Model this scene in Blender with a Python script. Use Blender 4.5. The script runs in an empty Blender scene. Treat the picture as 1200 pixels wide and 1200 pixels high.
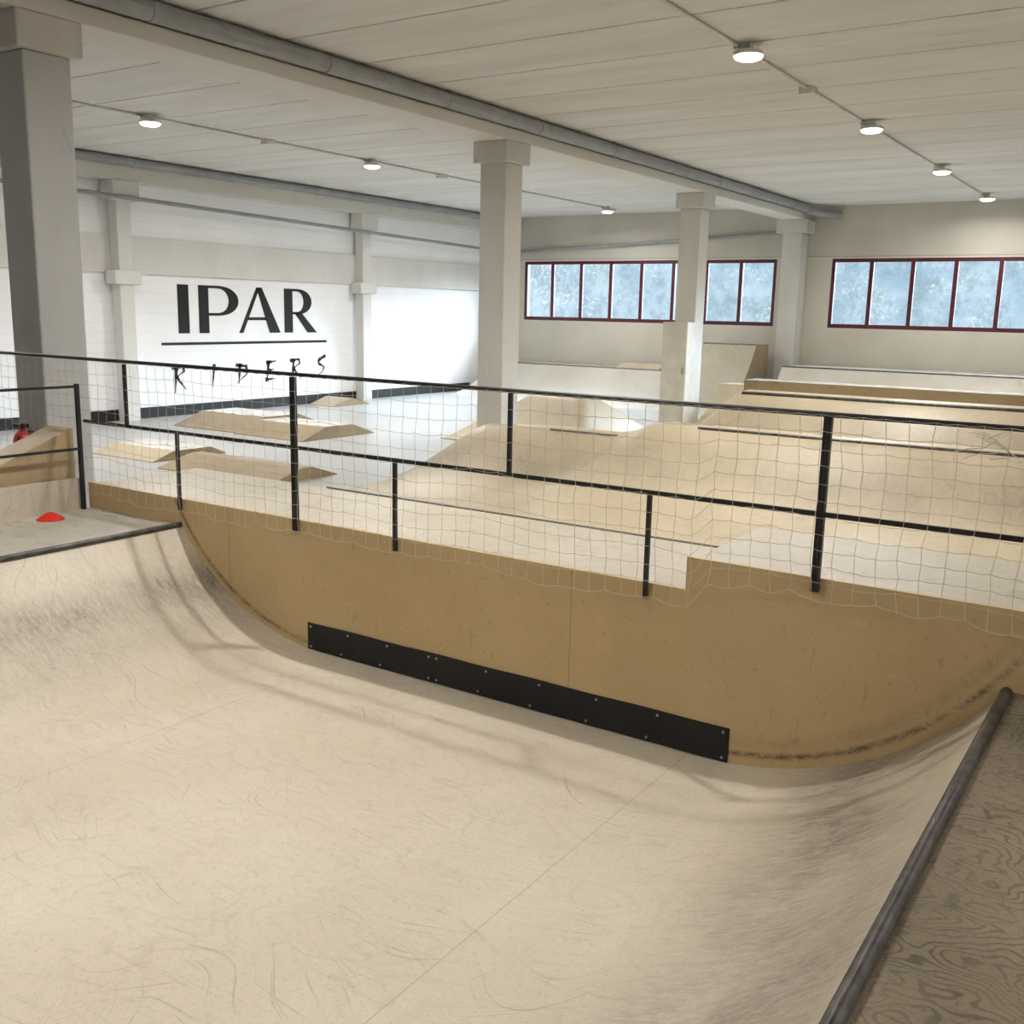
import bpy, bmesh, math, random
from mathutils import Vector, Matrix
random.seed(7)
S=bpy.context.scene
COL=S.collection
FZ=-2.35; CZ=2.75; PZ=-1.6; WX=4.76

# ---------------------------------------------------------------- camera
p=math.radians(11.2); yw=math.radians(33.4); rl=math.radians(1.25)
h=Vector((math.cos(yw),math.sin(yw),0)); R0=Vector((math.sin(yw),-math.cos(yw),0)); Z=Vector((0,0,1))
F=h*math.cos(p)-Z*math.sin(p); U0=h*math.sin(p)+Z*math.cos(p)
Rr=R0*math.cos(rl)+U0*math.sin(rl); Uu=-R0*math.sin(rl)+U0*math.cos(rl)
cam=bpy.data.cameras.new("camera"); co=bpy.data.objects.new("camera",cam); COL.objects.link(co)
M=Matrix((( Rr.x,Uu.x,-F.x,0),(Rr.y,Uu.y,-F.y,0),(Rr.z,Uu.z,-F.z,0),(0,0,0,1)))
co.matrix_world=M; cam.sensor_width=36; cam.lens=36*1190/1200; cam.clip_start=0.05
S.camera=co
S.view_settings.view_transform='Standard'

# ---------------------------------------------------------------- materials
def lin(c):
    return tuple(((x/255)/12.92 if x/255<=0.04045 else ((x/255+0.055)/1.055)**2.4) for x in c)+(1,)
class NT:
    def __init__(s,name):
        s.m=bpy.data.materials.new(name); s.m.use_nodes=True; s.t=s.m.node_tree; s.n=s.t.nodes; s.l=s.t.links
        s.b=s.n["Principled BSDF"]; s.geo=s.n.new("ShaderNodeNewGeometry")
    def link(s,a,b): s.l.new(a,b)
    def mapping(s,scale,rot=0):
        n=s.n.new("ShaderNodeMapping"); n.inputs["Scale"].default_value=scale; n.inputs["Rotation"].default_value=(0,0,rot)
        s.link(s.geo.outputs["Position"],n.inputs["Vector"]); return n.outputs[0]
    def noise(s,scale,detail=3,rough=.55,vec=(1,1,1),dist=0,rot=0):
        n=s.n.new("ShaderNodeTexNoise"); n.inputs["Scale"].default_value=scale; n.inputs["Detail"].default_value=detail
        n.inputs["Roughness"].default_value=rough; n.inputs["Distortion"].default_value=dist
        s.link(s.mapping(vec,rot),n.inputs["Vector"]); return n.outputs["Fac"]
    def ramp(s,f,lo,hi,a=0.,b=1.):
        n=s.n.new("ShaderNodeMapRange"); n.interpolation_type='SMOOTHSTEP'
        for i,v in zip((1,2,3,4),(lo,hi,a,b)): n.inputs[i].default_value=v
        s.link(f,n.inputs[0]); return n.outputs[0]
    def math(s,op,a,b=None):
        n=s.n.new("ShaderNodeMath"); n.operation=op
        for i,v in enumerate((a,b)):
            if v is None: continue
            if isinstance(v,(int,float)): n.inputs[i].default_value=v
            else: s.link(v,n.inputs[i])
        return n.outputs[0]
    def mix(s,f,a,b,mode='MIX'):
        n=s.n.new("ShaderNodeMix"); n.data_type='RGBA'; n.blend_type=mode
        if isinstance(f,(int,float)): n.inputs[0].default_value=f
        else: s.link(f,n.inputs[0])
        for i,v in ((6,a),(7,b)):
            if isinstance(v,tuple): n.inputs[i].default_value=v
            else: s.link(v,n.inputs[i])
        return n.outputs[2]
    def xyz(s):
        n=s.n.new("ShaderNodeSeparateXYZ"); s.link(s.geo.outputs["Position"],n.inputs[0]); return n.outputs
    def line(s,coord,val,w):
        return s.math('LESS_THAN',s.math('ABSOLUTE',s.math('SUBTRACT',coord,val)),w)
    def contour(s,scale,vec,k,lo=.3,hi=.95,detail=2):
        """rotary-cut veneer: contour lines of a smooth noise"""
        n=s.noise(scale,detail,.5,vec)
        return s.ramp(s.math('SINE',s.math('MULTIPLY',n,k)),lo,hi)
    def bump(s,f,st=.2,d=.01):
        n=s.n.new("ShaderNodeBump"); n.inputs["Strength"].default_value=st; n.inputs["Distance"].default_value=d
        s.link(f,n.inputs["Height"]); s.link(n.outputs[0],s.b.inputs["Normal"])
    def out(s,c,rough=.6,metal=0.):
        if isinstance(c,tuple): s.b.inputs["Base Color"].default_value=c
        else: s.link(c,s.b.inputs["Base Color"])
        s.b.inputs["Roughness"].default_value=rough; s.b.inputs["Metallic"].default_value=metal
        return s.m

def plain(name,c,rough=.6,metal=0.,var=.06,scale=3):
    t=NT(name); n=t.ramp(t.noise(scale,4),.3,.7)
    a=lin(c); b=tuple(x*(1-var*3) for x in a[:3])+(1,)
    return t.out(t.mix(n,a,b),rough,metal)

def ply(name,c1,c2,cd,cvec=(1,.5,.5),grain=.15,fleck=.3,scratch=.3,rough=.5,wear=None,wear_shade_x=None,seamx=(),seamy=(),k=70,stain=.3,cs=1.6,seam=.3,ss=6,cdet=2):
    t=NT(name); x,y,z=t.xyz()
    c=t.mix(t.ramp(t.noise(.8,3),.3,.7),lin(c1),lin(c2))
    g=t.contour(cs,cvec,k,detail=cdet); gm=t.ramp(t.noise(2.3,3),.35,.65,.25,1.)
    c=t.mix(t.math('MULTIPLY',t.math('MULTIPLY',g,gm),grain),c,lin(cd))
    st=t.ramp(t.noise(ss,6,.75),.52,.74); c=t.mix(t.math('MULTIPLY',st,stain),c,lin(cd))
    fl=t.ramp(t.noise(60,5,.85),.53,.68); c=t.mix(t.math('MULTIPLY',fl,fleck),c,lin(cd))
    # fine arcs and scratches, warped so they never run dead parallel
    def scr(sc,vec,rot,lo,hi,wf=.7,ws=.8):
        n=t.n.new("ShaderNodeTexNoise"); n.inputs["Scale"].default_value=sc; n.inputs["Detail"].default_value=2
        w=t.n.new("ShaderNodeTexNoise"); w.inputs["Scale"].default_value=wf; w.inputs["Detail"].default_value=1
        t.link(t.geo.outputs["Position"],w.inputs["Vector"])
        vs=t.n.new("ShaderNodeVectorMath"); vs.operation='SCALE'; vs.inputs["Scale"].default_value=ws; t.link(w.outputs["Color"],vs.inputs[0])
        va=t.n.new("ShaderNodeVectorMath"); va.operation='ADD'; t.link(t.geo.outputs["Position"],va.inputs[0]); t.link(vs.outputs[0],va.inputs[1])
        m=t.n.new("ShaderNodeMapping"); m.inputs["Scale"].default_value=vec; m.inputs["Rotation"].default_value=(0,0,rot); t.link(va.outputs[0],m.inputs["Vector"])
        t.link(m.outputs[0],n.inputs["Vector"]); return t.ramp(n.outputs["Fac"],lo,hi)
    s=t.math('MAXIMUM',scr(120,(1,.018,.018),0.15,.63,.72,.9,1.2),t.math('MAXIMUM',scr(100,(1,.02,.02),.8,.64,.72),scr(110,(1,.02,.02),-.7,.64,.72,1.1,1.)))
    sm_=t.ramp(t.noise(1.7,4,.65),.38,.62,.2,1.)
    c=t.mix(t.math('MULTIPLY',t.math('MULTIPLY',s,sm_),scratch*1.3),c,lin(cd))
    for coord,ws,vv in ((y,wear or (),(1.3,.35,.35)),(x,wear_shade_x or (),(.3,1.5,.3))):
        for yc,wd,amt in ws:
            band=t.ramp(t.math('ABSOLUTE',t.math('SUBTRACT',coord,yc)),wd,0.)
            nn=t.ramp(t.noise(30,7,.9,vv),.36,.62)
            n2=t.ramp(t.noise(1.1,4),.34,.66,.4,1.)
            c=t.mix(t.math('MULTIPLY',t.math('MULTIPLY',band,t.math('ADD',t.math('MULTIPLY',nn,.6),.4)),t.math('MULTIPLY',n2,amt)),c,lin((98,92,82)))
    for coord,vals in ((x,seamx),(y,seamy)):
        for v in vals:
            c=t.mix(t.math('MULTIPLY',t.line(coord,v,.0028),seam),c,lin((120,104,84)))
    t.bump(fl,.12,.003)
    return t.out(c,rough)

M_mini=ply("birch_ply_ramp",(221,209,188),(210,197,175),(136,121,100),cvec=(1,.4,.4),grain=.08,fleck=.40,scratch=.32,rough=.50,
   wear=[(.98,.60,.98),(5.72,.26,.9),(5.50,.5,.45),(.62,.2,.5),(6.0,.15,.3)],seamx=(1.01,),seamy=(1.98,4.45),stain=.18,k=110,cs=2.4,seam=.34,ss=11)
M_deckL=ply("worn_ply_deck",(198,191,177),(184,176,161),(104,98,90),grain=.25,fleck=.5,scratch=.45,stain=.45)
M_deckR=ply("dark_worn_ply",(146,131,107),(118,105,84),(40,34,27),cvec=(1.3,.8,1),grain=.58,fleck=.8,scratch=.35,rough=.6,k=220,stain=.6,cs=2.0,cdet=3,ss=12)
SY=(.75,3.2,)
M_ramp=ply("beige_ply_ramp",(203,188,160),(189,174,146),(112,98,78),cvec=(.5,1,1),grain=.08,fleck=.3,scratch=.3,stain=.10,rough=.42,seamy=SY,ss=14,
   wear_shade_x=[(10.95,.6,.55),(15.8,.6,.5),(9.2,.3,.3),(14.2,.3,.3)])  # bands at the ramp feet paint in valley shade; lip bands are scuffs
M_ramp2=ply("pale_ply_and_lit_tops",(214,208,196),(203,196,182),(156,148,134),cvec=(.5,1,1),grain=.08,fleck=.22,scratch=.22,stain=.1,rough=.25,ss=14)  # also on flat tops, painted paler to stand in for shading
M_deckB=ply("beige_worn_deck",(199,190,171),(187,177,158),(112,103,88),cvec=(.5,1,1),grain=.1,fleck=.4,scratch=.35,stain=.3,rough=.42,ss=8)
M_brown=ply("tan_ply",(156,136,100),(143,123,89),(98,83,60),cvec=(.5,1,1),grain=.15,stain=.3)
M_brownramp=ply("brown_ply_ramp",(172,155,127),(156,139,112),(104,92,72),cvec=(.5,1,1),grain=.15,fleck=.35,stain=.2,rough=.42)
M_brownold=ply("old_brown_ply",(178,156,120),(160,138,104),(100,84,60),cvec=(.5,1,1),grain=.3,fleck=.4,stain=.4)

def side_panel_mat():
    t=NT("tan_mdf_panel"); x,y,z=t.xyz()
    c=t.mix(t.ramp(t.noise(1.1,3),.3,.7),lin((201,175,130)),lin((189,163,118)))
    sp=t.ramp(t.noise(30,3,.7),.60,.72); c=t.mix(t.math('MULTIPLY',sp,.42),c,lin((136,113,80)))
    s3=t.ramp(t.noise(26,4,.75,(1,.25,1)),.62,.70); c=t.mix(t.math('MULTIPLY',s3,.3),c,lin((220,200,160)))
    sc=t.ramp(t.noise(7,5,.7,(1,3,.7)),.62,.72); c=t.mix(t.math('MULTIPLY',sc,.4),c,lin((130,108,76)))
    Rq=1.765; zc=-2.29+Rq
    for yc,sgn,am,off,wd in ((1.9,-1,.9,.06,.028),(1.9,-1,.25,.13,.06),(4.63,1,.85,.045,.028)):
        dy=t.math('SUBTRACT',y,yc); dz=t.math('SUBTRACT',z,zc)
        r=t.math('SQRT',t.math('ADD',t.math('MULTIPLY',dy,dy),t.math('MULTIPLY',dz,dz)))
        side=t.math('GREATER_THAN',t.math('MULTIPLY',dy,sgn),-.02)
        band=t.ramp(t.math('ABSOLUTE',t.math('SUBTRACT',r,Rq-off)),wd,.0)
        nn=t.ramp(t.noise(30,7,.9,(1,.6,1.0)),.36,.58)
        n2=t.ramp(t.noise(3.5,4,.7),.38,.56,.5,1.)
        c=t.mix(t.math('MULTIPLY',t.math('MULTIPLY',t.math('MULTIPLY',side,band),n2),t.math('MULTIPLY',nn,am)),c,lin((76,65,50)))
    for v in (2.73,5.54): c=t.mix(t.math('MULTIPLY',t.line(y,v,.003),.5),c,lin((105,88,62)))
    return t.out(c,.40)
M_panel=side_panel_mat()
M_black=plain("black_paint",(22,21,22),.5)
M_rubber=plain("black_rubber",(19,19,20),.65,0,.1,8)
M_steel=plain("worn_steel",(96,92,89),.42,.5,.2,14)
M_steel2=plain("dull_steel",(132,130,126),.5,.3,.1,12)
M_edge=plain("dull_edge_steel",(128,124,116),.5,.3,.1,12)
M_screw=plain("zinc_screw",(190,190,185),.35,.6)
M_net=plain("cream_cord",(224,216,194),.8)
M_red=plain("red_plastic",(226,48,34),.4)
M_frame=plain("oxblood_frame",(86,20,36),.45)
M_pipe=plain("grey_pvc",(150,151,151),.45)
M_lampbody=plain("white_lamp_housing",(215,214,208),.5)
M_shelf=plain("white_board",(214,208,192),.55)
M_ink=plain("black_wall_paint",(30,30,30),.8)

def concrete(name,c,c2,rough=.75,sc=1.3,st=(1,1,1),grime=.3):
    t=NT(name)
    a=t.mix(t.ramp(t.noise(sc,5,.6,st),.3,.7),lin(c),lin(c2))
    g=t.ramp(t.noise(sc*5,5,.7,st),.58,.75); a=t.mix(t.math('MULTIPLY',g,grime),a,lin(tuple(int(v*.68) for v in c)))
    t.bump(t.noise(60,3),.08,.004)
    return t.out(a,rough)
M_col=concrete("painted_concrete_column",(207,204,196),(196,192,183),.7,1.0,(1,1,.4),.25)
M_col1=concrete("shaded_concrete_column",(190,190,188),(178,178,176),.7,1.0,(1,1,.4),.3)  # darker copy of the column colour, shade on the nearest column painted in
M_pil=concrete("painted_concrete_pilaster",(222,220,214),(212,209,202),.7,1.0,(1,1,.4),.2)
M_beam=concrete("concrete_beam_mat",(220,216,207),(208,204,194),.7,.8,(.3,1,1),.3)
M_ceil=concrete("precast_concrete_ceiling",(220,217,211),(206,202,194),.8,.9,(2.2,.35,1),.4)
M_floor=concrete("grey_screed_floor",(184,183,180),(172,171,168),.30,.5,(1,1,1),.15)
M_dark=concrete("dark_grey_wall",(86,92,104),(78,84,96),.8,.9)
M_base=plain("black_baseboard",(30,30,30),.6)
def wall_left_mat():
    t=NT("white_block_wall"); x,y,z=t.xyz()
    a=t.mix(t.ramp(t.noise(1.2,4),.3,.7),lin((252,252,252)),lin((246,246,246)))
    fz=t.math('FRACT',t.math('DIVIDE',z,.2)); l1=t.math('LESS_THAN',fz,.05)
    a=t.mix(t.math('MULTIPLY',l1,.14),a,lin((150,150,145)))
    t.bump(t.noise(25,3),.15,.01)
    return t.out(a,.8)
def wall_far_mat():
    t=NT("beige_far_wall"); x,y,z=t.xyz()
    lo=t.mix(t.ramp(t.noise(.8,4),.3,.7),lin((210,204,190)),lin((201,195,181)))
    hi=t.mix(t.ramp(t.noise(.8,4),.3,.7),lin((196,190,177)),lin((187,181,168)))
    a=t.mix(t.math('GREATER_THAN',z,1.52),lo,hi)
    a=t.mix(t.math('MULTIPLY',t.line(z,1.52,.012),.5),a,lin((110,104,94)))
    return t.out(a,.8)
M_wl=wall_left_mat(); M_wf=wall_far_mat()
def glass_mat():
    """half see-through frosted pane with foliage shapes and daylight painted in as emission"""
    t=NT("frosted_glass_daylight_glow"); x,y,z=t.xyz()
    n1=t.ramp(t.noise(.7,4,.6),.36,.64); n2=t.ramp(t.noise(9,6,.85),.47,.64); n3=t.ramp(t.noise(2.0,7,.85),.44,.62); n4=t.ramp(t.noise(.8,4,.7,(1,1,2)),.48,.62)
    left=t.ramp(y,13.,16.5,0.,.5)
    c=t.mix(n1,lin((130,162,184)),lin((170,197,213)))
    c=t.mix(t.math('MULTIPLY',n3,.55),c,lin((92,118,116)))
    c=t.mix(t.math('MULTIPLY',t.math('MULTIPLY',n2,t.math('ADD',n4,left)),.75),c,lin((236,240,238)))
    t.link(c,t.b.inputs["Emission Color"]); t.b.inputs["Emission Strength"].default_value=1.75  # pane glow stands in for daylight coming through
    t.out(lin((40,48,55)),.3)
    tr=t.n.new("ShaderNodeBsdfTransparent"); mx=t.n.new("ShaderNodeMixShader"); mx.inputs[0].default_value=.62
    t.link(tr.outputs[0],mx.inputs[1]); t.link(t.b.outputs[0],mx.inputs[2]); t.link(mx.outputs[0],t.n["Material Output"].inputs["Surface"])
    return t.m
M_glass=glass_mat()
def emit(name,c,s):
    t=NT(name); t.b.inputs["Emission Color"].default_value=lin(c); t.b.inputs["Emission Strength"].default_value=s
    return t.out(lin(c),.5)
M_lens=emit("lamp_lens_glow",(255,252,246),14)

# ---------------------------------------------------------------- builders
def tag(o,label,cat,group=None,kind=None):
    o["label"]=label; o["category"]=cat
    if group: o["group"]=group
    if kind: o["kind"]=kind
    return o
def struct(o): o["kind"]="structure"; return o
def mk(name,vs,fs,mats,parent=None,fmat=None,loc=None,bev=0,smooth=False):
    if loc is None:
        xs=[v[0] for v in vs]; ys=[v[1] for v in vs]; zs=[v[2] for v in vs]
        loc=Vector(((min(xs)+max(xs))/2,(min(ys)+max(ys))/2,min(zs)))
    me=bpy.data.meshes.new(name); me.from_pydata([tuple(Vector(v)-loc) for v in vs],[],fs)
    if not isinstance(mats,(list,tuple)): mats=[mats]
    for m in mats: me.materials.append(m)
    me.update()
    bm=bmesh.new(); bm.from_mesh(me); bmesh.ops.recalc_face_normals(bm,faces=bm.faces); bm.to_mesh(me); bm.free()
    if fmat:
        for f in me.polygons: f.material_index=fmat(f)
    if smooth:
        for f in me.polygons: f.use_smooth=True
    o=bpy.data.objects.new(name,me); COL.objects.link(o)
    if parent: o.parent=parent; o.location=loc-parent.location
    else: o.location=loc
    if bev:
        b=o.modifiers.new("bevel",'BEVEL'); b.width=bev; b.segments=2; b.limit_method='ANGLE'
    return o
def empty(name,loc):
    o=bpy.data.objects.new(name,None); o.location=loc; o.empty_display_size=.2; COL.objects.link(o); return o
def boxg(b):
    x0,x1,y0,y1,z0,z1=b
    return [(x0,y0,z0),(x1,y0,z0),(x1,y1,z0),(x0,y1,z0),(x0,y0,z1),(x1,y0,z1),(x1,y1,z1),(x0,y1,z1)],[(0,3,2,1),(4,5,6,7),(0,1,5,4),(1,2,6,5),(2,3,7,6),(3,0,4,7)]
def merge(parts):
    V=[];Fc=[]
    for v,f in parts:
        k=len(V); V+=list(v); Fc+=[tuple(i+k for i in q) for q in f]
    return V,Fc
def boxes(name,bs,mat,**k):
    v,f=merge([boxg(b) for b in bs]); return mk(name,v,f,mat,**k)
def prism(pts,axis,a0,a1):
    n=len(pts); V=[]
    for a in (a0,a1):
        for (s,z) in pts:
            V.append((s,a,z) if axis=='Y' else (a,s,z))
    Fc=[tuple(range(n)),tuple(range(2*n-1,n-1,-1))]+[(i,(i+1)%n,n+(i+1)%n,n+i) for i in range(n)]
    return V,Fc
def tube(pts,r,sides=8,caps=True):
    pts=[Vector(q) for q in pts]; V=[];Fc=[]
    for i,q in enumerate(pts):
        d=(pts[min(i+1,len(pts)-1)]-pts[max(i-1,0)]).normalized()
        up=Vector((0,0,1)) if abs(d.z)<.9 else Vector((1,0,0))
        a=d.cross(up).normalized(); b=d.cross(a)
        rr=r[i] if isinstance(r,(list,tuple)) else r
        for k in range(sides):
            t=2*math.pi*k/sides; V.append(q+a*math.cos(t)*rr+b*math.sin(t)*rr)
    for i in range(len(pts)-1):
        for k in range(sides):
            Fc.append((i*sides+k,i*sides+(k+1)%sides,(i+1)*sides+(k+1)%sides,(i+1)*sides+k))
    if caps: Fc.append(tuple(range(sides))[::-1]); Fc.append(tuple(range(len(V)-sides,len(V))))
    return V,Fc
def arc(s0,z0,s1,z1,n=28):
    """transition, horizontal tangent at (s0,z0) rising to (s1,z1)"""
    hh=z1-z0; l=abs(s1-s0); R=(l*l+hh*hh)/(2*hh); sg=1 if s1>s0 else -1
    tm=math.acos(max(-1,min(1,(R-hh)/R))); return [(s0+sg*R*math.sin(tm*i/n),z0+R-R*math.cos(tm*i/n)) for i in range(n+1)]
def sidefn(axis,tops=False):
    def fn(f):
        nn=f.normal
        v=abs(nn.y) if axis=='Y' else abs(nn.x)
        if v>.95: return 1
        if tops and nn.z>.995: return 2  # separate slot lets flat tops be paler, painting in slope shading
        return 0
    return fn

# ---------------------------------------------------------------- room shell
X0,X1,Y0,Y1=-5.,26.5,-6.,18.
struct(boxes("floor",[(X0-.3,X1+.3,Y0-.3,Y1+.3,FZ-.2,FZ)],M_floor))
sl=[]; x=X0
while x<X1:
    sl.append((x+.012,min(x+1.2,X1)-.012,Y0,Y1,CZ,CZ+.12)); x+=1.2
sl.append((X0-.3,X1+.3,Y0-.3,Y1+.3,CZ+.06,CZ+.3))
struct(boxes("ceiling",sl,M_ceil,bev=.008))
struct(boxes("wall_left",[(X0-.3,X1+.3,Y1,Y1+.3,FZ,CZ+.06)],M_wl))
struct(boxes("wall_right",[(X0-.3,X1+.3,Y0-.3,Y0,FZ,CZ+.06)],M_wl))
struct(boxes("wall_near",[(X0-.3,X0,Y0,Y1,FZ,CZ+.06)],M_dark))
wz0,wz1=-.25,1.47
W1=(9.36,17.2); W2=(.05,7.93)
struct(boxes("wall_far",[(X1,X1+.3,Y0,Y1,FZ,wz0),(X1,X1+.3,Y0,Y1,wz1,CZ+.06),(X1,X1+.3,Y0,W2[0],wz0,wz1),(X1,X1+.3,W2[1],W1[0],wz0,wz1),(X1,X1+.3,W1[1],Y1,wz0,wz1)],M_wf))
struct(boxes("trim_1",[(X0,X1,Y1-.07,Y1,.57,1.30)],M_pil,bev=.01))
struct(boxes("baseboard_left",[(X0,24.8,Y1-.03,Y1,FZ,FZ+.22)],M_base))
for k,(a,b) in enumerate((W1,W2)):
    bs=[(X1+.02,X1+.10,a,b,wz0,wz0+.10),(X1+.02,X1+.10,a,b,wz1-.09,wz1)]
    n=8
    for i in range(n+1):
        y=a+(b-a)*i/n; w=.05 if 0<i<n else .09
        bs.append((X1+.015,X1+.105,max(a,y-w),min(b,y+w),wz0,wz1))
    fr=struct(boxes("window_%d"%(k+1),bs,M_frame,bev=.006))
    xg=X1+.055
    mk("glass_pane",[(xg,a+.02,wz0+.03),(xg,b-.02,wz0+.03),(xg,b-.02,wz1-.03),(xg,a+.02,wz1-.03)],[(0,1,2,3)],M_glass,parent=fr)

# ---------------------------------------------------------------- columns & beams
BY=8.82; bx=[5.56,12.9,19.9]
for i,cx in enumerate(bx):
    e=empty("concrete_column",(cx,BY,FZ)); tag(e,"grey painted square concrete column carrying the roof beam","column","roof columns")
    s=.225; mc=M_col1 if i==0 else M_col
    boxes("shaft",[(cx-s,cx+s,BY-s,BY+s,FZ,2.10)],mc,parent=e,bev=.015)
    boxes("capital",[(cx-.31,cx+.31,BY-.30,BY+.30,2.10,2.40)],M_col,parent=e,bev=.015)
e=empty("concrete_column",(26.2,BY,FZ)); tag(e,"grey concrete column standing against the window wall","column","roof columns")
boxes("shaft",[(25.95,26.48,BY-.25,BY+.25,FZ,2.08)],M_col,parent=e,bev=.015)
boxes("capital",[(25.85,26.48,BY-.4,BY+.4,2.08,2.40)],M_col,parent=e,bev=.015)
v,f=prism([(BY-.30,2.40),(BY+.30,2.40),(BY+.30,2.56),(BY+.18,2.60),(BY+.18,2.75),(BY-.18,2.75),(BY-.18,2.60),(BY-.30,2.56)],'X',X0,X1)
tag(mk("roof_beam",v,f,M_beam,bev=.01),"long pale concrete roof beam resting on the columns","beam")
for cx in (5.9,12.85,19.9):
    e=empty("wall_pilaster",(cx,17.8,FZ)); tag(e,"narrow grey concrete pilaster against the white wall","pilaster","wall pilasters")
    boxes("shaft",[(cx-.16,cx+.16,17.66,17.925,FZ,2.1)],M_pil,parent=e,bev=.01)
    boxes("corbel",[(cx-.3,cx+.3,17.55,17.925,1.93,2.3)],M_pil,parent=e,bev=.01)
    boxes("corbel",[(cx-.3,cx+.3,17.60,17.925,.35,.62)],M_pil,parent=e,bev=.01)
tag(boxes("wall_beam",[(X0,X1,17.62,17.99,2.3,2.6)],M_beam,bev=.01),"grey concrete beam along the top of the white wall","beam")

# pipes
def pipe(name,pts,r,label,clamps=()):
    e=empty(name,Vector(pts[0])); tag(e,label,"pipe")
    v,f=tube(pts,r,16); mk("pipe_run",v,f,M_pipe,parent=e)
    for c in clamps:
        a=Vector(c); v,f=tube([a-Vector((.018,0,0)),a+Vector((.018,0,0))],r+.009,16)
        mk("clamp",v,f,M_pipe,parent=e)
    return e
py=BY-.42
pipe("drain_pipe",[(X0+.02,py,2.64),(25.5,py,2.64),(25.7,py-.03,2.60),(26.0,py-.25,2.55),(26.4,py-.6,2.52)],.098,"grey drain pipe clamped along the roof beam",[(x,py,2.64) for x in (2.,4.2,6.5,8.8,11,13.2,15.5,17.8,20,22.2,24.5)])
pipe("drain_pipe",[(X0+.02,17.52,2.652),(26.3,17.52,2.652)],.088,"grey drain pipe running along the white wall under the ceiling",[(x,17.52,2.652) for x in (8,10.5,13,15.5,18,20.5,23)])
pipe("conduit_pipe",[(X0+.1,17.5,2.15),(12.,17.5,2.0),(26.0,17.5,1.72),(26.3,17.3,1.74),(26.4,17.0,1.76),(26.4,9.3,2.13)],.04,"thin grey sloping pipe fixed along two walls")

# ceiling conduits + lamps
def conduit(y,boxesx):
    e=empty("ceiling_conduit",(0,y,CZ)); tag(e,"thin white electrical conduit fixed under the concrete ceiling","conduit","ceiling conduits")
    v,f=tube([(X0+.02,y+.12,CZ-.022),(25.2,y+.12,CZ-.022)],.020,8); mk("tube_run",v,f,M_lampbody,parent=e)
    for b in boxesx: boxes("junction_box",[(b-.09,b+.09,y+.03,y+.21,CZ-.09,CZ-.002)],M_lampbody,parent=e,bev=.012)
conduit(4.2,(8.2,12.9,20.9)); conduit(13.35,(7.9,12.7,17.5))
lamp_e=None
def lathe(prof,c,seg=32):
    V=[];Fc=[]
    for r,z in prof:
        for k in range(seg):
            t=2*math.pi*k/seg; V.append((c[0]+r*math.cos(t),c[1]+r*math.sin(t),c[2]+z))
    for i in range(len(prof)-1):
        for k in range(seg): Fc.append((i*seg+k,i*seg+(k+1)%seg,(i+1)*seg+(k+1)%seg,(i+1)*seg+k))
    return V,Fc
def mklight(e):
    L=bpy.data.lights.new("lamp_light",'AREA'); L.shape='DISK'; L.size=.17; L.energy=e; L.color=(1,.98,.95); L.spread=math.radians(168); return L
LL=mklight(120); LW=mklight(148); LF=mklight(62)
def make_lamp(x,y):
    global lamp_e
    L=Vector((x,y,CZ)); ld=LF if x>24 else (LW if y>10 else LL)
    if lamp_e is None:
        e=empty("ceiling_lamp",L)
        v,f=lathe([(0.001,-.055),(.05,-.055),(.06,-.075),(.14,-.085),(.16,-.10),(.16,-.125),(.15,-.13),(.001,-.13)],(x,y,CZ)); mk("lamp_housing",v,f,M_lampbody,parent=e)
        v,f=lathe([(.001,-.131),(.145,-.131),(.14,-.15),(.11,-.165),(.001,-.17)],(x,y,CZ)); mk("lamp_lens",v,f,M_lens,parent=e)
        boxes("mounting_bracket",[(x-.05,x+.05,y-.03,y+.15,CZ-.056,CZ-.002)],M_lampbody,parent=e)
        lo=bpy.data.objects.new("lamp_light",ld); COL.objects.link(lo); lo.parent=e; lo.location=(0,0,-.18)
        lamp_e=e
    else:
        e=lamp_e.copy(); e.location=L; COL.objects.link(e)
        for c in lamp_e.children:
            k=c.copy(); k.parent=e; COL.objects.link(k)
            if k.type=='LIGHT': k.data=ld
    tag(e,"round white LED lamp glowing under the concrete ceiling","ceiling lamp","ceiling lamps")
for y,xs in ((4.2,(1.0,5.8,10.6,15.4,20.2,25.0)),(13.35,(5.4,10.25,15.2,19.9,24.5)),(-3.5,(-1.,6.,13.,20.))):
    for x in xs: make_lamp(x,y)

# ---------------------------------------------------------------- mini ramp
XB=-2.5
mini=empty("mini_ramp",(1.,3.3,FZ)); tag(mini,"birch plywood mini ramp with steel copings and tan side panel","mini ramp")
ya,yb=.5,6.05
cv=[(y,z) for y,z in arc(1.9,-2.29,ya,PZ,40)][::-1]+arc(4.63,-2.29,yb,PZ,40)
v,f=prism(cv+[(yb,FZ),(ya,FZ)],'X',XB,WX)
mk("riding_surface",v,f,[M_mini,M_brown],parent=mini,fmat=sidefn('X'))
v,f=prism([(-1.6,FZ),(-1.6,PZ),(ya-.005,PZ),(ya-.005,FZ)],'X',XB,WX); mk("platform",v,f,[M_deckR],parent=mini)
v,f=prism([(yb+.005,FZ),(yb+.005,PZ),(7.13,PZ),(7.13,FZ)],'X',XB,WX); mk("platform",v,f,[M_deckL],parent=mini)
for y,e2,rr in ((ya+.0,WX-.04,.026),(yb,WX-.01,.021)):
    v,f=tube([(XB,y,PZ+.008),(e2,y,PZ+.008)],rr,20); mk("coping",v,f,M_steel,parent=mini,smooth=False)
boxes("kick_board",[(XB,WX-.068,7.13,7.155,FZ,-1.35)],M_deckB,parent=mini)
v,f=prism([(-1.6,FZ),(7.16,FZ),(7.16,-1.40),(2.05,-1.40),(2.05,-1.225),(-1.6,-1.235)],'X',WX,WX+.03)
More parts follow.
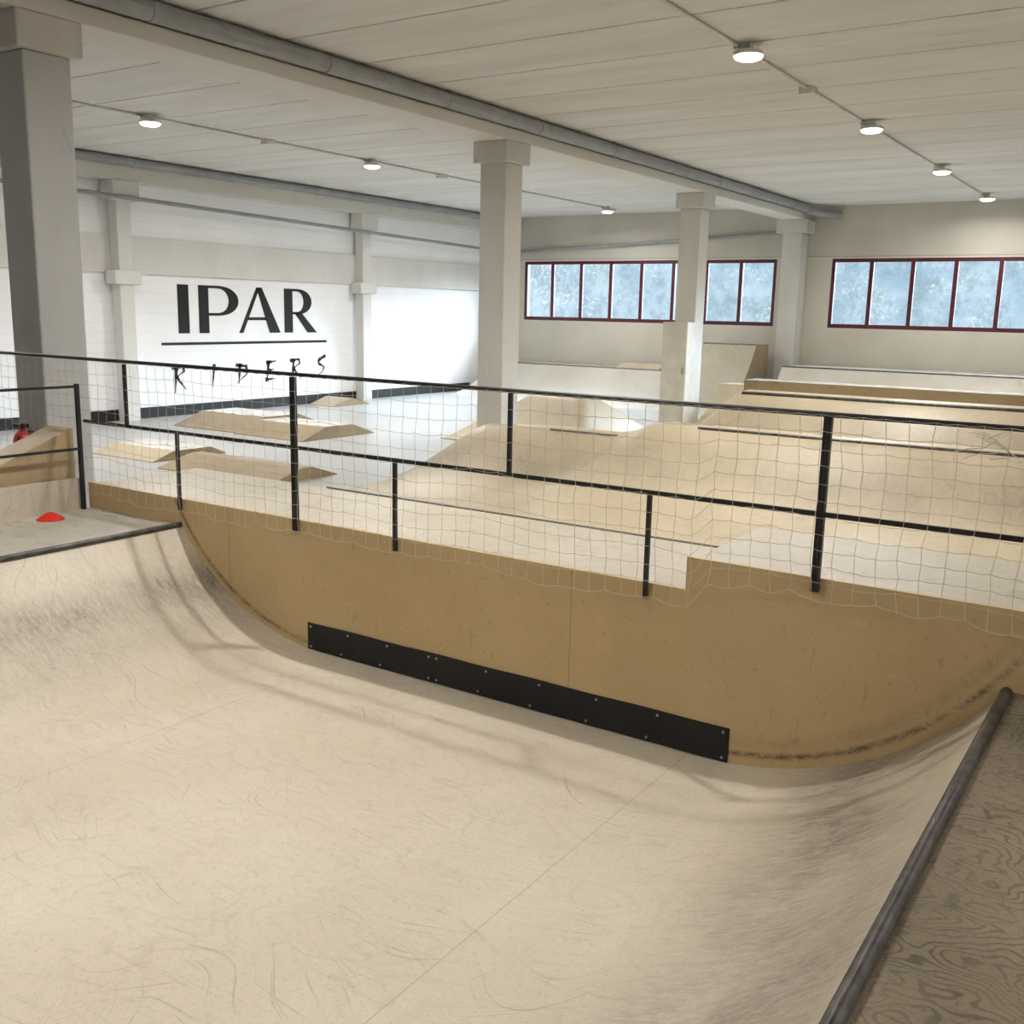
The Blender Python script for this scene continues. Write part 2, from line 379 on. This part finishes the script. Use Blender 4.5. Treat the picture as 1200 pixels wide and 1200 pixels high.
mk("side_panel",v,f,M_panel,parent=mini)
def strip(y0,y1):
    V=[];Fc=[]
    n=24
    for i in range(n+1):
        y=y0+(y1-y0)*i/n; b=.002*math.sin(i*1.7)
        for (xx,zz) in ((WX-.001,-2.283),(WX-.009+b,-2.283),(WX-.009-b,-2.095+.002*math.sin(y*9)),(WX-.001,-2.095+.002*math.sin(y*9))): V.append((xx,y,zz))
    for i in range(n):
        for k in range(4): Fc.append((i*4+k,i*4+(k+1)%4,(i+1)*4+(k+1)%4,(i+1)*4+k))
    Fc+= [(0,1,2,3),(n*4+3,n*4+2,n*4+1,n*4)]
    s=mk("rubber_strip",V,Fc,M_rubber,parent=mini)
    s["label"]="black rubber kick strip screwed to the panel"
    m=max(3,round((y1-y0)/.38))
    for i in range(m+1):
        y=y0+.03+(y1-y0-.06)*i/m
        for zz in (-2.12,-2.26):
            if zz<-2.2 and 0<i<m: y2=y+.06
            else: y2=y
            v,f=tube([(WX-.009,y2,zz),(WX-.014,y2,zz)],.007,10)
            o=mk("screw",v,f,M_screw,parent=None); o.parent=s; o.location=o.location-(s.location+mini.location)
strip(3.70,4.77); strip(1.76,3.698)

# ---------------------------------------------------------------- fence
fx=WX-.022
fen=empty("safety_fence",(fx,3.3,-1.48)); tag(fen,"black steel guard rail bolted to the tan ramp side panel","fence")
v,f=tube([(fx,-1.2,-.445),(fx,9.3,-.425)],.0130,10); mk("top_rail",v,f,M_black,parent=fen)
boxes("mid_rail",[(fx-.008,fx+.008,-1.2,7.14,-.923,-.899)],M_black,parent=fen)
def post(y,z0,z1):
    boxes("post",[(fx-.016,fx+.016,y-.018,y-.003,z0,z1),(fx-.016,fx+.016,y+.003,y+.018,z0,z1)] if (z1>-.6 and z0<-1) else [(fx-.011,fx+.011,y-.011,y+.011,z0,z1)],M_black,parent=fen)
for y,zb in ((-.4,-1.29),(1.375,-1.29),(3.15,-.90),(4.85,-1.476),(6.6,-.90)): post(y,zb,-.45)
for y in (.35,2.267,3.99,6.03): post(y,-1.48 if y>2 else -1.29,-.92)
g=empty("guard_railing",(4.2,7.11,PZ)); tag(g,"black square tube railing behind the platform kick board","railing")
boxes("corner_post",[(4.66,4.688,7.095,7.123,PZ+.002,-.62)],M_black,parent=g)
for zz in (-.64,-1.12):
    boxes("rail",[(XB,4.66,7.10,7.12,zz-.010,zz+.010)],M_black,parent=g)
for xx in (2.6,.4): boxes("post",[(xx,xx+.03,7.095,7.125,PZ+.002,-.655)],M_black,parent=g)

# netting
def netz(y):
    base=-1.30 if y<2.0 else -1.46
    if y>7.1: base=-1.40
    return base-.022*abs(math.sin(y*2.6+.6))-.010*math.sin(y*7.1)
cell=.10; ny=int(10.2/cell); nz=11
P=[]
for i in range(ny+1):
    yy=-1.0+i*cell; zb=netz(yy)
    col=[]
    for j in range(nz+1):
        t=j/nz; zt=-.44
        sag=.010*math.sin(yy*3.7)*t
        last=random.uniform(-.02,.02) if j==nz else 0
        xx=WX-.05-.006*math.sin(yy*5+j)*t
        if yy>6.9: xx=WX-.046
        col.append(Vector((xx, yy+random.uniform(-.007,.007)+.006*math.sin(j*.8+yy*1.3)+sag, zt+(zb-zt)*t+random.uniform(-.006,.006)*(t>0)+last-.010*math.sin(math.pi*t)*math.sin(yy*1.9)**2)))
    P.append(col)
parts=[]
for i in range(ny+1): parts.append(tube(P[i],.0015,3,False))
for j in range(nz+1):
    line=[]
    for i in range(ny+1):
        line.append(P[i][j])
        if i<ny: m_=(P[i][j]+P[i+1][j])/2; line.append(m_-Vector((0,0,.005)))
    parts.append(tube(line,.0015 if j<nz else .0022,3,False))
for k in range(4):   # slack bunch tied up under the top rail
    y0=.62+.04*k; parts.append(tube([(WX-.055-.004*k,y0+.08*math.sin(q*.9+k),-.455-.022*q-.01*math.sin(q*1.7+k)) for q in range(7)],.002,3,False))
v,f=merge(parts)
tag(mk("safety_net",v,f,M_net),"cream knotted cord netting hanging from the black fence rail","net")

# ---------------------------------------------------------------- decks behind the panel
def ramp_obj(name,label,pts,y0,y1,m=M_ramp,ms=M_brown,cop=None,cat="ramp",grp=None,mc=None,top=M_ramp2,cr=.019):
    v,f=prism(pts,'Y',y0,y1)
    if cop:
        e=empty(name,((pts[0][0]+pts[-1][0])/2,(y0+y1)/2,FZ)); mk("riding_surface",v,f,[m,ms,top],parent=e,fmat=sidefn('Y',True))
        for c in cop:
            cx,cz=c[:2]; a,b=(c[2],c[3]) if len(c)>2 else (y0+.01,y1-.01)
            v,f=tube([(cx,a,cz+.003),(cx,b,cz+.003)],cr,12); mk("coping",v,f,mc or M_steel2,parent=e)
        return tag(e,label,cat,grp)
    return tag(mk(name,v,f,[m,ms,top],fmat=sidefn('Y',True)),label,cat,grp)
e=WX+.032
def back_arc(xt,zt,xf): return [(x,z) for x,z in arc(xf,FZ,xt,zt,24)][::-1]
ramp_obj("quarter_pipe","worn beige plywood deck with quarter pipe behind the tan panel",[(e,FZ),(e,-1.41)]+back_arc(5.82,-1.41,7.7)+[(e+.1,FZ)],2.06,7.16,M_ramp,cop=[(5.82,-1.41,2.07,5.6)],top=M_deckB,cr=.009,mc=M_edge)
ramp_obj("quarter_pipe","taller grey beige plywood deck behind the tan panel",[(e,FZ),(e,-1.245)]+back_arc(5.82,-1.245,7.9)+[(e+.1,FZ)],-1.6,2.04,M_ramp,top=M_deckB)

def hfield(name,label,xs,ys,fn,m=M_ramp,ms=M_brown,parent=None,cat="ramp",top=M_ramp2,smooth=False):
    V=[];Fc=[]
    nx=len(xs)-1; nyy=len(ys)-1
    for xx in xs:
        for yy in ys:
            V.append((xx,yy,FZ+max(.012,fn(xx,yy))))
    W=nyy+1
    for i in range(nx):
        for j in range(nyy): Fc.append((i*W+j,(i+1)*W+j,(i+1)*W+j+1,i*W+j+1))
    ntop=len(Fc)
    border=[i*W for i in range(nx+1)]+[nx*W+j for j in range(1,W)]+[i*W+nyy for i in range(nx-1,-1,-1)]+[j for j in range(nyy-1,0,-1)]
    k=len(V)
    # skirt uses its own copy of the rim so that smooth shading stops there
    for b in border: V.append(V[b])
    n=len(border)
    for b in border: V.append((V[b][0],V[b][1],FZ))
    for q in range(n):
        Fc.append((k+q,k+(q+1)%n,k+n+(q+1)%n,k+n+q))
    Fc.append(tuple(range(k+2*n-1,k+n-1,-1)))
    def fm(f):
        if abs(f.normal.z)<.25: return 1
        return 2 if f.normal.z>.9985 else 0  # flat tops paler than slopes: shading painted in by face angle
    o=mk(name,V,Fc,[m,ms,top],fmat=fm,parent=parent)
    if smooth:
        for f in list(o.data.polygons)[:ntop]: f.use_smooth=True
    if not parent: tag(o,label,cat)
    return o
def ls(a,b,n): return [a+(b-a)*i/n for i in range(n+1)]
def cuts(segs):
    r=[segs[0][0]]
    for a,b,n in segs: r+=ls(a,b,n)[1:]
    return r
def qz(x,xf,xt,hh):
    if x<=xf: return 0
    if x>=xt: return hh
    l=xt-xf; R=(l*l+hh*hh)/(2*hh); return R-math.sqrt(max(0,R*R-(x-xf)**2))
def lz(x,a,b,hh): return hh*max(0,min(1,(x-a)/(b-a)))
def soft(fn,r):
    """round the crests and valleys with radius r (bent plywood)"""
    offs=[(0,0,2.)]+[(r*q*math.cos(a),r*q*math.sin(a),1.) for q in (.5,1.) for a in [math.pi*k/4 for k in range(8)]]
    w=sum(o[2] for o in offs)
    return lambda x,y: sum(fn(x+a,y+b)*c for a,b,c in offs)/w

def fA0(x,y):
    # tall curved roller with a curved hipped end, and a lower curved bank beside it
    a=min(qz(x,9.0,11.5,1.05),qz(-y,-7.4,-5.62,1.05))
    b=min(qz(x,9.6,11.5,.87-.05*max(0,y-7)),lz(y,9.0,8.2,.87))
    return min(max(a,b),qz(-x,-12.6,-11.95,1.1))
fA=soft(fA0,.27)
eA=empty("launch_ramp",(10.5,3.5,FZ)); tag(eA,"wide curved beige plywood ramp with hipped end and steel coping","ramp")
hfield("riding_surface","",ls(9.0,12.62,70),cuts([(-2.,5.0,8),(5.0,9.05,96)]),fA,parent=eA,smooth=True)
for a,b,mm,rr in ((-2.,4.9,M_steel,.018),(6.0,7.0,M_steel2,.014)):
    zz=FZ+fA(11.5,(a+b)/2)+.004
    v,f=tube([(11.5,a,zz),(11.5,b,zz)],rr,12); mk("coping",v,f,mm,parent=eA)
def fB0(x,y):
    return min(qz(x,14.0,16.3,1.14), qz(-y,-8.2,-6.35,1.14), qz(-x,-17.9,-16.8,1.14))
fB=soft(fB0,.22)
eB=empty("launch_ramp",(15.5,3,FZ)); tag(eB,"second curved beige plywood ramp with steel coping","ramp")
hfield("riding_surface","",ls(14.0,17.9,66),cuts([(-2.,5.8,8),(5.8,8.2,56)]),fB,parent=eB,m=M_ramp,smooth=True)
zz=FZ+fB(16.3,3)+.008
v,f=tube([(16.3,-2.,zz),(16.3,6.2,zz)],.026,12); mk("coping",v,f,M_steel,parent=eB)
def fP0(x,y): return min(lz(x,14.9,16.2,.84),lz(x,18.2,16.7,.84),lz(y,11.45,10.3,.84),lz(y,8.5,9.2,.84))
hfield("pyramid_funbox","beige plywood pyramid box standing on the grey floor",ls(14.9,18.2,70),ls(8.5,11.45,64),soft(fP0,.12),M_ramp,smooth=True)
ramp_obj("wooden_deck","long low tan plywood box with vertical front",[(18.2,FZ),(18.2,-1.16),(18.8,-1.16),(18.8,FZ)],-2.,6.9,M_brown,M_brown)
ramp_obj("quarter_pipe","pale plywood quarter pipe below the windows",arc(22.2,FZ,24.5,-1.19)+[(26.4,-1.19),(26.4,FZ)],-2.,8.35,M_ramp2,M_ramp2,cop=[(24.5,-1.19)],mc=M_steel)
ramp_obj("quarter_pipe","tall pale plywood quarter pipe under the window",arc(22.2,FZ,25.0,-.71)+[(25.9,-.71),(25.9,FZ)],9.22,10.65,M_deckB,M_brownramp,cop=[(25.0,-.71)])
ramp_obj("quarter_pipe","long pale plywood quarter pipe in the window corner",arc(23.0,FZ,25.3,-1.5)+[(26.4,-1.5),(26.4,FZ)],10.7,17.5,M_ramp2,M_ramp2,cop=[(25.3,-1.5)])
ramp_obj("kicker_ramp","small beige plywood kicker standing on the quarter pipe deck",[(25.36,-1.499),(25.9,-1.36),(26.35,-1.36),(26.35,-1.499)],12.1,13.4,M_ramp,M_ramp)
ramp_obj("roller_ramp","low rounded beige plywood roller",[(18.9,FZ)]+arc(18.9,FZ,21.0,-1.45,16)+[(21.6,-1.45),(22.1,-1.6),(22.15,FZ)],7.0,8.5,M_ramp,M_ramp)

# ---------------------------------------------------------------- funboxes
def funbox(label,x0,xa,xb,x1,y0,y1,hh,m,ms,top=M_ramp2):
    v,f=prism([(x0,FZ),(x0,FZ+.012),(xa,FZ+hh),(xb,FZ+hh),(x1,FZ+.012),(x1,FZ)],'Y',y0,y1)
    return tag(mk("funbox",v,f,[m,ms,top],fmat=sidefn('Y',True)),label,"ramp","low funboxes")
funbox("low beige plywood funbox with banked sides",12.9,13.6,14.5,15.2,14.7,16.5,.25,M_brownramp,M_brown)
funbox("low beige plywood funbox beside its twin",12.8,13.4,14.1,14.7,12.9,14.66,.22,M_brownramp,M_brown)
funbox("low pale plywood bank on grey floor",9.6,10.0,10.7,11.0,12.8,14.3,.14,M_ramp,M_brown)
funbox("low brown plywood bank on grey floor",9.3,9.9,10.1,10.6,10.0,12.3,.17,M_brownramp,M_brown,M_brownramp)
funbox("small beige kicker beside the white wall",17.9,18.5,18.6,19.2,17.0,17.8,.18,M_ramp,M_brown)
ramp_obj("wedge_ramp","slim tan plywood wedge ramp beyond the black railing",[(2.5,FZ),(2.5,-1.80),(4.66,-.97),(4.68,-.97),(4.68,FZ)],7.2,7.5,M_brownold,M_brownold,top=M_brownold)

# ---------------------------------------------------------------- cabinet at column
e=empty("storage_cabinet",(19.45,8.83,FZ)); tag(e,"tall narrow plain pale cabinet standing against the column","cabinet")
xa,xb,yA,yB=19.25,19.66,8.56,9.1
boxes("body",[(xa,xb,yA,yB,FZ,-.15)],M_shelf,parent=e,bev=.008)
dd=boxes("door",[(xa-.018,xa-.001,yA+.01,yB-.01,FZ+.06,-.165)],M_shelf,parent=e,bev=.004)
hd=boxes("handle",[(xa-.035,xa-.0185,yA+.05,yA+.07,-1.2,-1.05)],M_steel2); hd.parent=dd; hd.location=hd.location-(dd.location+e.location)

# ---------------------------------------------------------------- small things
v,f=lathe([(.10,0),(.10,.005),(.075,.02),(.05,.038),(.03,.05),(.018,.052),(.018,.048),(.04,.038),(.09,.004)],(4.29,6.95,PZ+.001),28)
tag(mk("marker_cone",v,f,M_red),"small red plastic disc cone on the plywood platform","cone")
EX,EY,EZ=5.235,8.84,-1.58
ex=empty("fire_extinguisher",(EX,EY,EZ)); tag(ex,"red fire extinguisher hung on the concrete column","fire extinguisher")
v,f=lathe([(.001,0),(.075,0),(.08,.02),(.08,.33),(.06,.38),(.03,.41),(.03,.44),(.001,.44)],(EX,EY,EZ)); mk("cylinder_body",v,f,M_red,parent=ex)
boxes("valve_handle",[(EX-.05,EX+.04,EY-.06,EY+.06,EZ+.441,EZ+.475)],M_black,parent=ex,bev=.008)
v,f=tube([(EX-.03,EY-.06,EZ+.45),(EX-.07,EY-.08,EZ+.36),(EX-.08,EY-.07,EZ+.2),(EX-.07,EY-.05,EZ+.10)],.012,8); mk("hose",v,f,M_black,parent=ex)
boxes("bracket",[(EX+.078,EX+.0995,EY-.04,EY+.04,EZ+.2,EZ+.4)],M_black,parent=ex)

# ---------------------------------------------------------------- wall lettering
lg=empty("wall_lettering",(16.3,17.99,-.62)); tag(lg,"black painted letters and rule on the white wall","lettering")
yf=17.992; LX=14.3; LZ=-.62; HH=1.02
def poly(pts):
    V=[(x,yf,z) for x,z in pts]+[(x,yf+.006,z) for x,z in pts]; n=len(pts)
    return V,[tuple(range(n)),tuple(range(2*n-1,n-1,-1))]+[(i,(i+1)%n,n+(i+1)%n,n+i) for i in range(n)]
def T(pts): return [(LX+x,LZ+z*HH) for x,z in pts]
def bowl(xs,xe,zc,ro,ri,xin):
    out=[];inn=[];n=20
    for i in range(n+1):
        t=math.pi/2-math.pi*i/n
        out.append((xs+(xe-xs)*max(0,math.cos(t))**.85,zc+ro*math.sin(t))); inn.append((xs+(xin-xs)*max(0,math.cos(t))**.85,zc+ri*math.sin(t)))
    pr=[]
    for i in range(n): pr.append(poly(T([out[i],out[i+1],inn[i+1],inn[i]])))
    return pr
def letter(parts):
    v,f=merge(parts); mk("letter",v,f,M_ink,parent=lg)
letter([poly(T([(0,0),(.29,0),(.29,1),(0,1)]))])
letter([poly(T([(.55,0),(.82,0),(.82,1),(.55,1)]))]+[poly(T([(.82,.945),(1.05,.945),(1.05,1),(.82,1)])),poly(T([(.82,.37),(1.05,.37),(1.05,.425),(.82,.425)]))]+bowl(1.05,1.66,.685,.315,.26,1.38))
letter([poly(T([(1.66,0),(1.78,0),(2.30,1),(2.20,1)])),poly(T([(2.58,0),(2.92,0),(2.36,1),(2.20,1)])),poly(T([(1.92,.28),(2.50,.28),(2.47,.345),(1.95,.345)]))])
letter([poly(T([(3.05,0),(3.32,0),(3.32,1),(3.05,1)])),poly(T([(3.32,.945),(3.45,.945),(3.45,1),(3.32,1)])),poly(T([(3.32,.42),(3.45,.42),(3.45,.475),(3.32,.475)])),poly(T([(3.38,.45),(3.62,.45),(4.12,0),(3.80,0)]))]+bowl(3.45,3.95,.71,.29,.235,3.68))
v,f=poly([(13.85,-.865),(18.75,-.865),(18.75,-.81),(13.85,-.81)]); mk("underline",v,f,M_ink,parent=lg)
def stroke(pts,wd):
    """brush stroke: blunt start, pointed end, ragged edge"""
    P2=[]
    for (a,b) in zip(pts[:-1],pts[1:]):
        a=Vector(a);b=Vector(b)
        for k in range(5): P2.append(a.lerp(b,k/5))
    P2.append(Vector(pts[-1])); n=len(P2); pr=[]; W=[wd*(1.3-1.15*(i/(n-1))**1.3)*random.uniform(.6,1.35) for i in range(n)]
    N=[]
    for i in range(n):
        d=(P2[min(i+1,n-1)]-P2[max(i-1,0)]).normalized(); N.append(Vector((-d.y,d.x)))
    for i in range(n-1):
        pr.append(poly([tuple(P2[i]+N[i]*W[i]),tuple(P2[i+1]+N[i+1]*W[i+1]),tuple(P2[i+1]-N[i+1]*W[i+1]),tuple(P2[i]-N[i]*W[i])]))
    return pr
B={'R':[[(.06,1.0),(0.0,-.34)],[(-.08,.92),(.26,1.0),(.30,.76),(.02,.47)],[(.06,.52),(.14,.28),(.34,-.16)]],
   'I':[[(.14,1.04),(.06,-.18)]],
   'D':[[(.06,1.0),(.01,-.1)],[(-.08,.92),(.28,.84),(.30,.42),(-.06,-.04)]],
   'E':[[(.07,1.0),(.0,.0)],[(-.02,.93),(.36,1.02)],[(.03,.50),(.26,.56)],[(-.06,.0),(.32,.05)]],
   'S':[[(.36,1.08),(.08,.84),(.08,.62),(.30,.42),(.22,.14),(-.04,-.12)]]}
for ch_,xx,zz in (('R',14.15,-1.74),('I',15.1,-1.73),('D',15.9,-1.72),('E',16.76,-1.70),('R',17.57,-1.67),('S',18.40,-1.64)):
    pr=[]
    for s_ in B[ch_]: pr+=stroke([(xx+x*.85,zz+z*.42) for x,z in s_],.032)
    letter(pr)

# daylight outside the windows
sun=bpy.data.lights.new("daylight_sun",'SUN'); sun.energy=80; sun.angle=math.radians(40); sun.color=(.66,.83,1.0)
so=bpy.data.objects.new("daylight_sun",sun); COL.objects.link(so); so.location=(32,8,6)
so.rotation_euler=Vector((-.86,.26,-.42)).to_track_quat('-Z','Y').to_euler()
w=bpy.data.worlds.new("world"); S.world=w; w.use_nodes=True
w.node_tree.nodes["Background"].inputs[0].default_value=(.50,.61,.70,1); w.node_tree.nodes["Background"].inputs[1].default_value=.85
